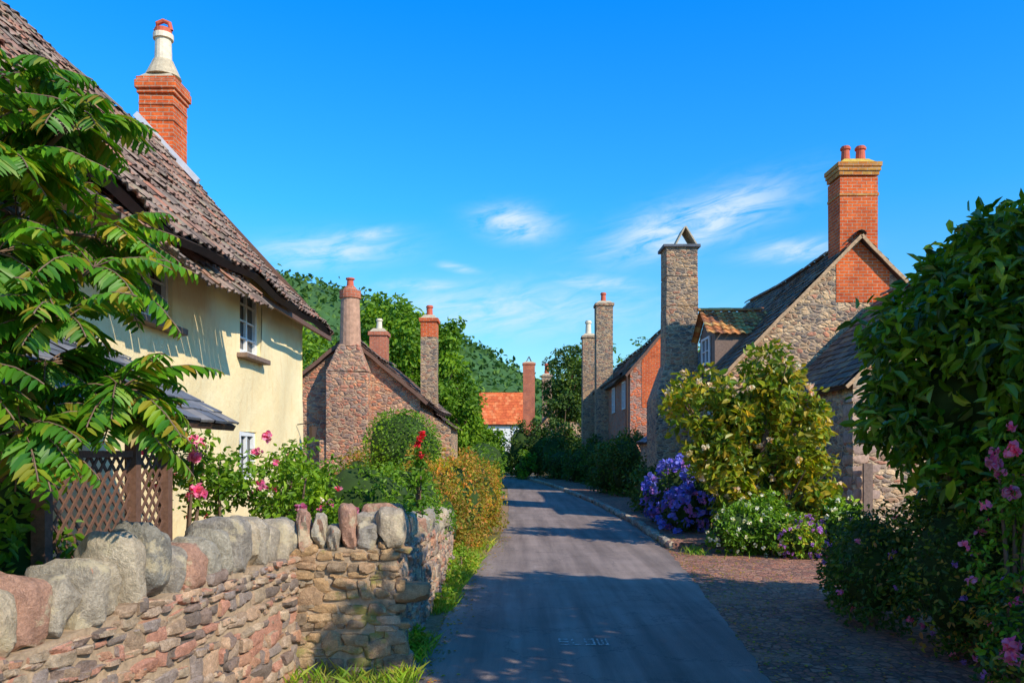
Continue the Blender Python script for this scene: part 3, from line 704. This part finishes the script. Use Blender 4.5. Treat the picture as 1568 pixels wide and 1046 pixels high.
while z<3.15:
    h=random.uniform(.2,.3)
    if i%2: it.append((np.array([6.6+.26,15.8+.14,z+h/2]),(.56,.32,h*.96),(1,0,0),(0,1,0)))
    else: it.append((np.array([6.6+.15,15.8+.24,z+h/2]),(.34,.52,h*.96),(1,0,0),(0,1,0)))
    z+=h;i+=1
stones("quoins",it,m_island("quoin_stone",[(.58,.4,.3),(.5,.33,.24),(.6,.47,.35),(.42,.29,.23)],10,.012),fh,9,.02,4,4,(1.1,1.5))
s=MB(); s.box(6.72,6.9,15.6,15.66,0,1.55,0,.01); s.obj("leaning_plank",M['woodg'],fh)
# ================================================================== BRICK HOUSE
bh=empty("brick_house",(6.4,42,0))
x0,x1,y0,y1,ze,xr,zr=4.92,7.8,34,50,5.15,6.36,6.83
gable_body(bh,x0,x1,y0,y1,ze,xr,zr,m_masonry("pink_rubble_brick",[(.5,.2,.14),(.56,.17,.09),(.42,.26,.2),(.64,.18,.08),(.38,.22,.18)],6,(.5,.32,.24)))
gable_roof(bh,x0,x1,y0,y1,ze,xr,zr,M['slate'],.3,.15,.3,.24,board=M['wood'])
s=MB(); s.poly([(5.4,33.985,3.6),(7.3,33.985,3.6),(7.3,33.985,5.6),(6.36,33.985,6.7),(5.4,33.985,5.55)]); s.obj("brick_panel",M['brick'],bh)
for yy,zz in ((35.2,3.6),(38.8,3.6),(36.8,1.3),(43,3.5)): window(bh,(4.9,yy+.9,zz),(0,-1,0),(-1,0,0),.9,1.2,2,3)
s=MB(); s.tube([(4.8,34.1,0),(4.8,34.1,5.0)],[.05,.05],8); s.tube([(4.55,34,5.0),(4.55,50,5.0)],[.06,.06],8); s.obj("gutter_and_downpipe",M['dark'],bh)
chimney(bh,4.3,5.15,41.6,42.5,0,9.2,M['stoneC'],[(9.2,9.32,.06)],[(4.7,42,.14,.5,3)])
chimney(bh,3.95,4.7,45.6,46.4,0,8.1,M['stoneC'],[(8.1,8.22,.05)],[(4.3,46,.17,.8,4)])
# ================================================================== FAR HOUSES
fr=empty("red_roof_house",(0,82,0))
s=MB(); s.box(-3.0,1.6,80,84,0,4.5); s.poly([(1.6,80,4.5),(1.6,84,4.5),(1.6,82,6.9)]); s.obj("walls",M['whitewall'],fr)
tiles("roof_tiles",(-3.3,79.7,4.35),(1,0,0),(0,2.3,3.2),5.1,4.05,.35,.35,M['redroof'],fr); roof_slab("roof_boards",(-3.3,79.7,4.3),(1,0,0),(0,2.3,3.2),5.1,4.05,.08,M['dark'],fr)
tiles("roof_tiles",(-3.3,84.3,4.35),(1,0,0),(0,-2.3,3.2),5.1,4.05,.35,.35,M['redroof'],fr)
window(fr,(.2,79.98,3.2),(1,0,0),(0,-1,0),.6,.7,1,1)
fc=empty("stone_cottage",(3.5,68,0))
gable_body(fc,2.0,6.0,66,74,3.6,4.0,5.7,M['stoneR']); gable_roof(fc,2.0,6.0,66,74,3.6,4.0,5.7,M['slate'],.3,.15,.35,.3)
chimney(fc,.92,1.9,67.5,68.4,0,8.9,M['brickp'],[(8.9,9.05,.06)],[]); chimney(fc,2.5,3.3,67.5,68.3,0,7.9,M['stoneC'],[(7.9,8.05,.06)],[(2.9,67.9,.2,.9,3)])
s=MB(); s.beam((1.15,67.95,9.1),(1.4,67.95,9.6),.6,.06); s.beam((1.65,67.95,9.1),(1.42,67.95,9.6),.6,.06); s.obj("chimney_cowl",M['slateb'],fc)
# ================================================================== HILL
gx=np.linspace(-420,420,170); gy=np.linspace(120,520,80); X,Y=np.meshgrid(gx,gy)
prof=np.interp(X*280/Y,[-420,-120,-77,-50,-15,-5,3,15,60,420],[80,70,60,52,38,32,27,23,14,14])
tt=np.clip((Y-130)/150,0,1); Z=prof*(tt*tt*(3-2*tt))+np.maximum(0,Y-280)*.02
P=np.stack([X.ravel(),Y.ravel(),Z.ravel()],1); P[:,2]+=1.6*snoise(P*[1,1,0],.35,5)*np.clip(tt.ravel()*3,0,1)-.5
ix=np.arange(P.shape[0]).reshape(X.shape); F=np.stack([ix[:-1,:-1],ix[:-1,1:],ix[1:,1:],ix[1:,:-1]],-1).reshape(-1,4)
eh=empty("wooded_hill",(-50,250,0)); npobj("hillside",P,F,m_plain("hill_canopy",(.05,.12,.03),.95,.8,.25,.8),eh,True)
sel=(P[:,1]<330)&(P[:,0]>-130)&(P[:,0]<70)&(P[:,1]>170); Q=P[sel]; Q=np.repeat(Q,12,0); Q=Q+rng.normal(size=Q.shape)*[2.4,2.4,1.0]
O=rng.normal(size=Q.shape); O[:,2]=abs(O[:,2]); O/=np.linalg.norm(O,axis=1)[:,None]; V,F=leaves(Q,O,1.6,.8,0,.5); npobj("woodland_canopy",V,F,M['L_far'],eh)
# ================================================================== TREES
tree("deciduous_tree",(-7.3,45,0),[(-7.2,45,7.1,2.4,3,2.7),(-6.2,44,7.6,1.9,2,1.9),(-9.2,45,5.5,2.2,2,2.5)],230,.75,60,.26,'L_tree',lump=.3)
tree("deciduous_tree",(-4.7,46,0),[(-4.8,46,7.1,2.1,2.5,2.5),(-3.7,45,5.2,1.9,2.3,2.6),(-5.6,44.5,4.4,2,2,2.8)],230,.7,60,.25,'L_tree',lump=.3)
tree("deciduous_tree",(-2.5,46,0),[(-2.7,44,3.2,1.5,2,1.9),(-1.7,46,2.0,1.3,1.6,1.4)],140,.5,60,.2,'L_tree')
tree("deciduous_tree",(-10.5,42,0),[(-10.3,42,5.6,2.9,2.6,2.3),(-12.5,42,6,2.5,2.5,2.6)],140,.7,50,.26,'L_tree')
tree("dark_yew_tree",(4.1,56,0),[(4.0,56,6.2,1.7,1.8,2.8),(3.5,55,3.2,1.9,1.9,2.7)],200,.5,60,.2,'L_dark')
tree("dark_yew_tree",(5.6,58,0),[(5.9,58,6.6,2.2,2,2.6)],110,.6,50,.22,'L_tree')
tree("deciduous_tree",(10.5,60,0),[(10.2,60,7.6,2.6,2.4,2.6),(13,60,7,2.6,2.4,2.4)],100,.6,40,.22,'L_tree',shell=.9)
tree("deciduous_tree",(-6.5,95,0),[(-6.5,95,5,2.6,3,3),(-9,98,6,4,4,4)],140,.9,40,.4,'L_tree')
# ================================================================== HEDGES / SHRUBS left side
bush("clipped_hedge_bush",[(-2.15,16,1.85,.78,.72,.76),(-2.1,16,1.0,.8,.8,.95)],9000,.055,'L_hedge',0,lump=.06,shell=.18,cs=.84)
bush("garden_hedge",[(-1.9,10.2,.95,.85,.7,.74),(-2.7,10.6,.85,.6,.7,.66),(-1.5,11.4,.9,.6,.6,.72)],11000,.055,'L_hedge',700,.09,lump=.14,cs=.8)
bush("autumn_hedge",[(-1.25,12.9,.62,.5,.95,.8),(-1.05,14.8,.8,.65,1.3,.92),(-.85,17.4,.8,.68,1.5,.9),(-1.5,13.2,.9,.5,.8,.85)],22000,.065,'L_orange',1200,.12,lump=.26,cs=.74)
bush("roadside_hedge",[(-1.05,20.5,.75,.8,1.8,.85),(-1.2,24,.75,.85,2.2,.85),(-1.3,28.5,.75,.9,2.6,.85),(-2.2,19.6,1.0,.7,.9,.9)],12000,.09,'L_hedge',0,lump=.08,cs=.85)
bush("garden_shrub",[(-3.4,18,1.0,.6,.8,.75),(-2.9,20,1.1,.8,.8,.7)],5000,.08,'L_orange',200,.15,flowers=[('pink',10,.07)])
bush("roadside_hedge",[(-1.5,34,.95,1.0,2.4,1.0),(-1.4,40,1.15,1.1,3,1.15),(-2.4,48,1.4,1.4,3,1.5),(-3.3,55,1.5,2,3,1.7)],9000,.13,'L_hedge',0,lump=.08,cs=.85)
bush("laurel_bush",[(.6,55,1.7,1.0,1.1,1.9),(1.7,54,1.5,.9,1.0,1.6),(2.7,52,1.4,1.1,1.0,1.5)],6000,.16,'L_dark',200,.3)
bush("shrub",[(.9,51.5,.9,.6,.6,1.0),(-1.1,62,1.0,2.4,1,1.1)],3000,.15,'L_hedge',80,.25)
bush("hollyhock",[(-1.05,9.1,1.3,.09,.09,.55)],260,.08,'L_hedge',0,corea=False,flowers=[('redp',3,.04)])
flower_heads("hollyhock_blooms",[(-1.03,9.1,1.93),(-1.06,9.12,1.86),(-1.0,9.1,1.98)],.045,'redp',bpy.data.objects['hollyhock'],20)
bush("rose_bush",[(-3.05,8.6,1.45,.5,.5,.45),(-2.45,8.9,1.35,.45,.4,.42),(-3.3,8.2,1.7,.35,.35,.4),(-2.6,9.6,1.5,.4,.4,.5),(-2.2,9.3,1.0,.4,.4,.4)],4600,.07,'L_hedge',300,.10,corea=False,shell=.8,lump=.35,flowers=[('pink',34,.045),('whitep',10,.035)])
flower_heads("rose_blooms",[(-2.95,7.75,1.4),(-2.98,7.7,1.43),(-2.12,8.2,1.22),(-2.95,7.6,1.75),(-2.7,9,1.95)],.065,'pink',bpy.data.objects['rose_bush'],30)
bush("garden_shrub",[(-3.0,3.4,.95,.45,.9,.75),(-3.3,4.6,1.0,.4,.5,.8),(-3.3,5.3,1.1,.35,.4,.75)],4200,.08,'L_hedge',240,.12)
# ================================================================== right side plants
bush("rhododendron_tree",[(4.1,15.4,2.55,.95,.9,.75),(4.8,15.2,2.9,.75,.8,.75),(3.45,15.5,2.55,.6,.6,.45),(5.2,15.3,2.0,.65,.7,.7),(4.0,15.3,1.6,.7,.7,.6),(5.5,14.8,1.1,.5,.5,.6),(4.6,15.6,1.2,.8,.7,.7)],9000,.15,'L_yel',420,.18,corea=False,shell=.8,lump=.4,f=3,wf=.5,droop=.1,flowers=[('cream_p',60,.075)],stem=False)
core("inner_shade_core",[(4.3,15.6,2.3,.6,.5,.6),(4.6,15.6,1.2,.6,.5,.7)],M['core'],bpy.data.objects['rhododendron_tree'],.75)  # added dark cores, shade painted inside the open shrub
bush("hydrangea_bush",[(3.85,18.4,.8,.7,.8,.75),(4.3,17.4,.85,.65,.6,.65),(3.7,19.6,.7,.5,.6,.6),(3.6,17.2,.5,.45,.5,.5)],3500,.1,'L_dark',200,.12,flowers=[('blue',190,.12),('purple',45,.1)])
bush("white_flower_border",[(3.95,14.2,.4,.55,.4,.42),(4.5,13.9,.35,.4,.3,.36),(4.4,14.6,.5,.6,.5,.5)],4000,.08,'L_hedge',260,.1,flowers=[('whitep',90,.038)])
bush("lavender_border",[(4.85,13.7,.3,.4,.3,.3),(5.1,14.1,.35,.35,.3,.35)],2600,.07,'L_grass',150,.08,flowers=[('purple',170,.035)])
bush("daisy_border",[(5.55,13.7,.42,.36,.35,.42),(5.75,14.2,.5,.35,.35,.5)],2600,.08,'L_hedge',150,.09,flowers=[('whitep',46,.045)])
bush("garden_shrub",[(4.3,30.5,1.3,.8,1.4,1.35),(3.9,32.5,1.0,.8,1.4,1.1),(4.6,26.9,.8,.5,1,.9),(3.8,22.2,.7,.55,1.2,.7)],8000,.12,'L_dark',400,.2)
bush("garden_shrub",[(4.2,37,.9,.7,2,1.0),(4.1,41,1.2,.6,1.5,1.4),(3.7,45,.9,.9,2,1.2),(2.9,49,.9,1,1.6,1.1)],6000,.15,'L_dark',260,.25)
bush("garden_shrub",[(5.9,17.5,.7,.6,1,.8),(6.0,19.2,1.0,.6,.8,1.2)],3500,.11,'L_dark',200,.15)
bl=[(4.5,7.6,2.75,1.1,1.2,.85),(4.4,7.6,3.2,.72,.8,.6),(4.95,7.4,3.5,.85,.8,.7),(5.4,7.4,2.6,1.35,1.3,1.25),(4.15,7.5,2.25,.82,1.0,.7),(4.6,7.2,1.5,.95,1.1,1.0),(5.6,7.0,1.2,1.5,1.4,1.3),(6.3,6.5,3.3,1.2,1.3,1.1)]
bush("cherry_laurel_tree",bl,30000,.145,'L_laurel',1500,.21,shell=.45,lump=.3,f=3.2,wf=.42,droop=.9,cs=.55,up=.5)
bush("fuchsia_bush",[(4.0,7.2,.75,.55,.9,.8),(4.3,6.2,.7,.7,.8,.75),(3.75,8.4,.6,.45,.7,.62),(3.6,5.2,.5,.5,.7,.5),(4.0,9.4,.5,.4,.6,.5)],17000,.055,'L_dark',1000,.12,lump=.2,flowers=[('pink',40,.035),('purple',50,.03)],cs=.7)
V,O=crown([(3.98,7.2,.75,.58,.92,.83),(4.3,6.2,.7,.72,.82,.78),(3.6,5.2,.5,.5,.7,.5)],1800,.1,.2,4,3); V,F=leaves(V,O,.055); npobj("yellowing_leaves",V,F,M['L_orange'],bpy.data.objects['fuchsia_bush'])
bush("rambling_rose",[(3.72,6.0,1.35,.28,.3,.7),(3.4,5.4,.5,.2,.3,.35)],1500,.06,'L_hedge',90,.09,corea=False,shell=.8,lump=.3,flowers=[('pink',22,.042)])
flower_heads("rose_blooms",[(3.55,5.8,1.8),(3.48,5.9,1.72),(3.22,5.25,.55),(3.2,5.2,.47),(3.6,5.9,1.5)],.06,'pink',bpy.data.objects['rambling_rose'],30)
tree("garden_tree",(6.8,3.2,0),[(6.2,3.4,3.2,1.5,1.6,1.4),(6.9,3.8,4.9,1.7,1.7,1.5),(5.9,4.4,4.7,1.4,1.4,1.3),(6.6,2.2,3.4,1.6,1.6,1.5),(6.3,5.0,5.6,1.3,1.3,1.0),(4.9,2.5,4.5,1.4,1.2,1.0),(4.2,3.2,4.9,1.1,1.0,.7),(5.2,3.6,5.0,1.3,1.2,.9)],900,.36,42,.15,'L_laurel',trunk=.14)  # unseen tree added right of view, crown shaped to shadow the near road
bush("laurel_hedge",[(6.2,3.2,1.4,1.6,1.4,1.6),(5.4,1.2,1.2,1.3,1.6,1.5),(6.0,-1.5,1.4,1.5,2,1.7)],5000,.13,'L_laurel',300,.2)
# ================================================================== SUMAC near left
su=empty("sumac_tree",(-2.95,4.2,0)); mb=MB(); FV=[];FF=[]; base=0
tips=[(-2.5,4.0,3.62),(-2.2,4.1,3.45),(-2.35,3.8,3.15),(-2.55,4.2,3.0),(-2.4,3.8,2.72),(-2.1,4.1,2.72),(-2.15,3.9,2.42),(-2.4,4.2,2.25),(-2.02,4.2,2.12),(-2.35,3.9,1.9),(-2.08,4.3,1.95),(-2.7,3.9,2.5),(-2.75,4.1,3.4),(-2.6,4.4,2.7),(-2.35,4.6,3.0),(-2.7,4.2,1.95),(-2.5,3.6,2.15),(-2.55,3.7,3.3)]
tr=[(-2.95,4.2,0),(-2.9,4.2,.9),(-2.8,4.15,1.6),(-2.75,4.1,2.4),(-2.7,4.1,3.1)]
mb.tube(tr,[.07,.06,.05,.04,.03],8)
mb.tube([(-2.5,3.6,1.42),(-2.7,4.0,1.35),(-2.95,4.2,1.0)],[.012,.02,.03],6)
for t in tips:
    a=tr[2] if t[2]<2.3 else (tr[3] if t[2]<3 else tr[4])
    m=((a[0]+t[0])/2,(a[1]+t[1])/2,(a[2]+t[2])/2-.06); mb.tube([a,m,t],[.025,.018,.010],6)
    for f in range(17):
        az=random.uniform(0,2*math.pi); el=random.uniform(-.2,.9); Lf=random.uniform(.32,.55)
        d=Vector((math.cos(az)*math.cos(el),math.sin(az)*math.cos(el),math.sin(el)))
        p=Vector(t); ns=13; pts=[p.copy()]
        for s in range(ns):
            d=(d+Vector((0,0,-.085))).normalized(); p=p+d*Lf/ns; pts.append(p.copy())
            if s<2: continue
            hz=d.cross(Vector((0,0,1))); 
            if hz.length<.05: hz=Vector((1,0,0))
            hz.normalize(); up=hz.cross(d).normalized(); 
            tt=s/ns; ll=.135*math.sin(math.pi*min(1,.25+tt*.72))**.6*random.uniform(.85,1.1)
            for sg in (-1,1):
                ld=(hz*sg*.85+d*.45-up*random.uniform(.15,.7)).normalized(); nn=(up+hz*sg*.2).normalized(); wd=ld.cross(nn).normalized(); nn=wd.cross(ld)
                for (a_,b_,c_) in TPL:
                    q_=p+ld*ll*a_+wd*ll*.33*b_*1.0+nn*ll*(c_*.35-.2*a_*a_); FV.append(tuple(q_))
                FF+= [(base,base+1,base+2,base+3),(base,base+3,base+4,base+5)]; base+=6
        mb.tube(pts[::3]+[pts[-1]],[.004]*len(pts[::3]+[pts[-1]]),4)
mb.obj("trunk_and_branches",M['bark'],su,smooth=True)
npobj("fronds",np.array(FV),FF,M['L_sumac'],su)
# ================================================================== GRASS
P=[]
for i in range(3400):
    y=random.uniform(5.6,16); xe=np.interp(y,[c[0] for c in cl],[c[1] for c in cl]); lo=np.interp(y,[5.6,11.8,16],[-.93,-.85,-1.1])
    P.append((lo+(xe-lo+.06)*random.random()**(1.6),y,0))
for i in range(400):
    P.append((random.gauss(3.2,.12),random.uniform(14,16),0))
for i in range(500):
    P.append((random.uniform(3.3,6.3),random.gauss(13.3,.12),0))
for i in range(260):
    P.append((random.uniform(-1.75,-.95),random.uniform(6.1,6.6),0))
P=np.array(P); kk=snoise(P,1.6,9); P=P[kk>-.25]
N=len(P); h=rng.uniform(.04,.15,N); az=rng.uniform(0,6.28,N); dx=np.stack([np.cos(az),np.sin(az),0*az],1); ln=rng.normal(size=(N,3))*.4; ln[:,2]=1
V=np.stack([P-dx*.006,P+dx*.006,P+ln*h[:,None]*.6+dx*.004,P+ln*h[:,None]*np.array([1.4,1.4,1.0])],1).reshape(-1,3); b=np.arange(N)[:,None]*4
npobj("verge_grass",V,(b+np.array([[0,1,2,3]])),M['L_grass'])
bush("verge_weeds",[(-.82,9.6,.06,.12,.5,.14),(-.85,11.0,.08,.15,.5,.22),(-.75,12.3,.1,.25,.6,.25),(-.9,7.3,.05,.1,.4,.12)],2600,.05,'L_grass',160,.06,corea=False)
bush("wall_weeds",[(-1.05,7.5,1.25,.2,.4,.1),(-1.1,9.6,1.05,.25,.9,.16),(-2.2,5.0,1.15,.08,.12,.1),(-1.05,11,.85,.28,.7,.2)],2200,.045,'L_hedge',170,.06,corea=False)
# ================================================================== SKY / SUN / CAMERA
S=Vector((.74,-.67,0)).normalized(); EL=math.radians(36); S=Vector((S.x*math.cos(EL),S.y*math.cos(EL),math.sin(EL)))
sun=bpy.data.lights.new("sun",'SUN'); sun.energy=5.0; sun.angle=math.radians(.5); sun.color=(1,.89,.71)
so=bpy.data.objects.new("sun",sun); so.rotation_euler=S.to_track_quat('Z','Y').to_euler(); sc.collection.objects.link(so)
w=bpy.data.worlds.new("World"); sc.world=w; w.use_nodes=True; t=w.node_tree; bg=t.nodes["Background"]
class WN(NT):
    def __init__(s,t): s.t=t
W=WN(t)
sky=W.n("ShaderNodeTexSky",sky_type='NISHITA'); sky.sun_disc=False; sky.sun_elevation=EL; sky.sun_rotation=math.atan2(S.x,S.y); sky.air_density=1.0; sky.dust_density=.3; sky.ozone_density=2.5
tc=W.n("ShaderNodeTexCoord"); sx=W.n("ShaderNodeSeparateXYZ"); W.l(tc.outputs["Generated"],sx.inputs[0])
X_,Y_,Z_=sx.outputs
tint=W.ramp(Z_,[(0.0,(.30,.35,.36)),(.12,(.21,.37,.42)),(.28,(.07,.39,.58)),(.48,(.012,.38,.74)),(1.0,(.05,.30,.5))])
tint=W.mix(1.0,tint,(4,4,4),'MULTIPLY')
c0=W.mix(1.0,sky.outputs[0],tint,'MULTIPLY')
az=W.math('ARCTAN2',X_,Y_); rr=W.math('SQRT',W.math('ADD',W.math('MULTIPLY',X_,X_),W.math('MULTIPLY',Y_,Y_))); el=W.math('DIVIDE',Z_,rr)
tot=None
for (a0,e0,sa,se,am,sk) in [(-.223,.238,.075,.018,1.0,.1),(-.185,.258,.045,.008,.9,.15),(.005,.278,.04,.018,1.3,-.1),(.22,.272,.09,.026,1.5,.25),(.33,.232,.05,.012,1.0,0),(-.067,.223,.022,.005,.9,-.15),(-.02,.172,.16,.028,.85,0),(.108,.203,.05,.010,.8,-.1),(-.107,.2,.05,.008,.7,0)]:
    da=W.math('SUBTRACT',az,a0); de=W.math('SUBTRACT',W.math('SUBTRACT',el,e0),W.math('MULTIPLY',da,sk))
    g=W.math('ADD',W.math('POWER',W.math('DIVIDE',W.math('ABSOLUTE',da),sa),2.0),W.math('POWER',W.math('DIVIDE',W.math('ABSOLUTE',de),se),2.0))
    g=W.math('MULTIPLY',W.math('EXPONENT',W.math('MULTIPLY',g,-1.0)),am); tot=g if tot is None else W.math('MAXIMUM',tot,g)
cb=W.n("ShaderNodeCombineXYZ"); W.l(W.math('MULTIPLY',az,10.0),cb.inputs[0]); W.l(W.math('SUBTRACT',W.math('MULTIPLY',el,38.0),W.math('MULTIPLY',az,7.0)),cb.inputs[1])
nz=W.noise(cb.outputs[0],1.6,7,.62); nz.inputs["Distortion"].default_value=.6
fac=W.math('MULTIPLY',tot,W.math('MULTIPLY',W.math('SUBTRACT',nz.outputs[0],.32),3.2,clamp=True),clamp=True); fac=W.math('MULTIPLY',fac,.8)
cm=W.mix(fac,c0,(7.2,8.4,9.2)); W.l(cm,bg.inputs["Color"]); bg.inputs["Strength"].default_value=.11
cam=bpy.data.cameras.new("camera"); cam.lens=28.7; cam.sensor_width=36; cam.shift_y=.1065; cam.clip_end=3000; cam.clip_start=.05
co=bpy.data.objects.new("camera",cam); co.location=(0,0,1.8); co.rotation_euler=(math.radians(90),0,0); sc.collection.objects.link(co); sc.camera=co
sc.view_settings.view_transform='Standard'; sc.view_settings.look='None'; sc.view_settings.exposure=0
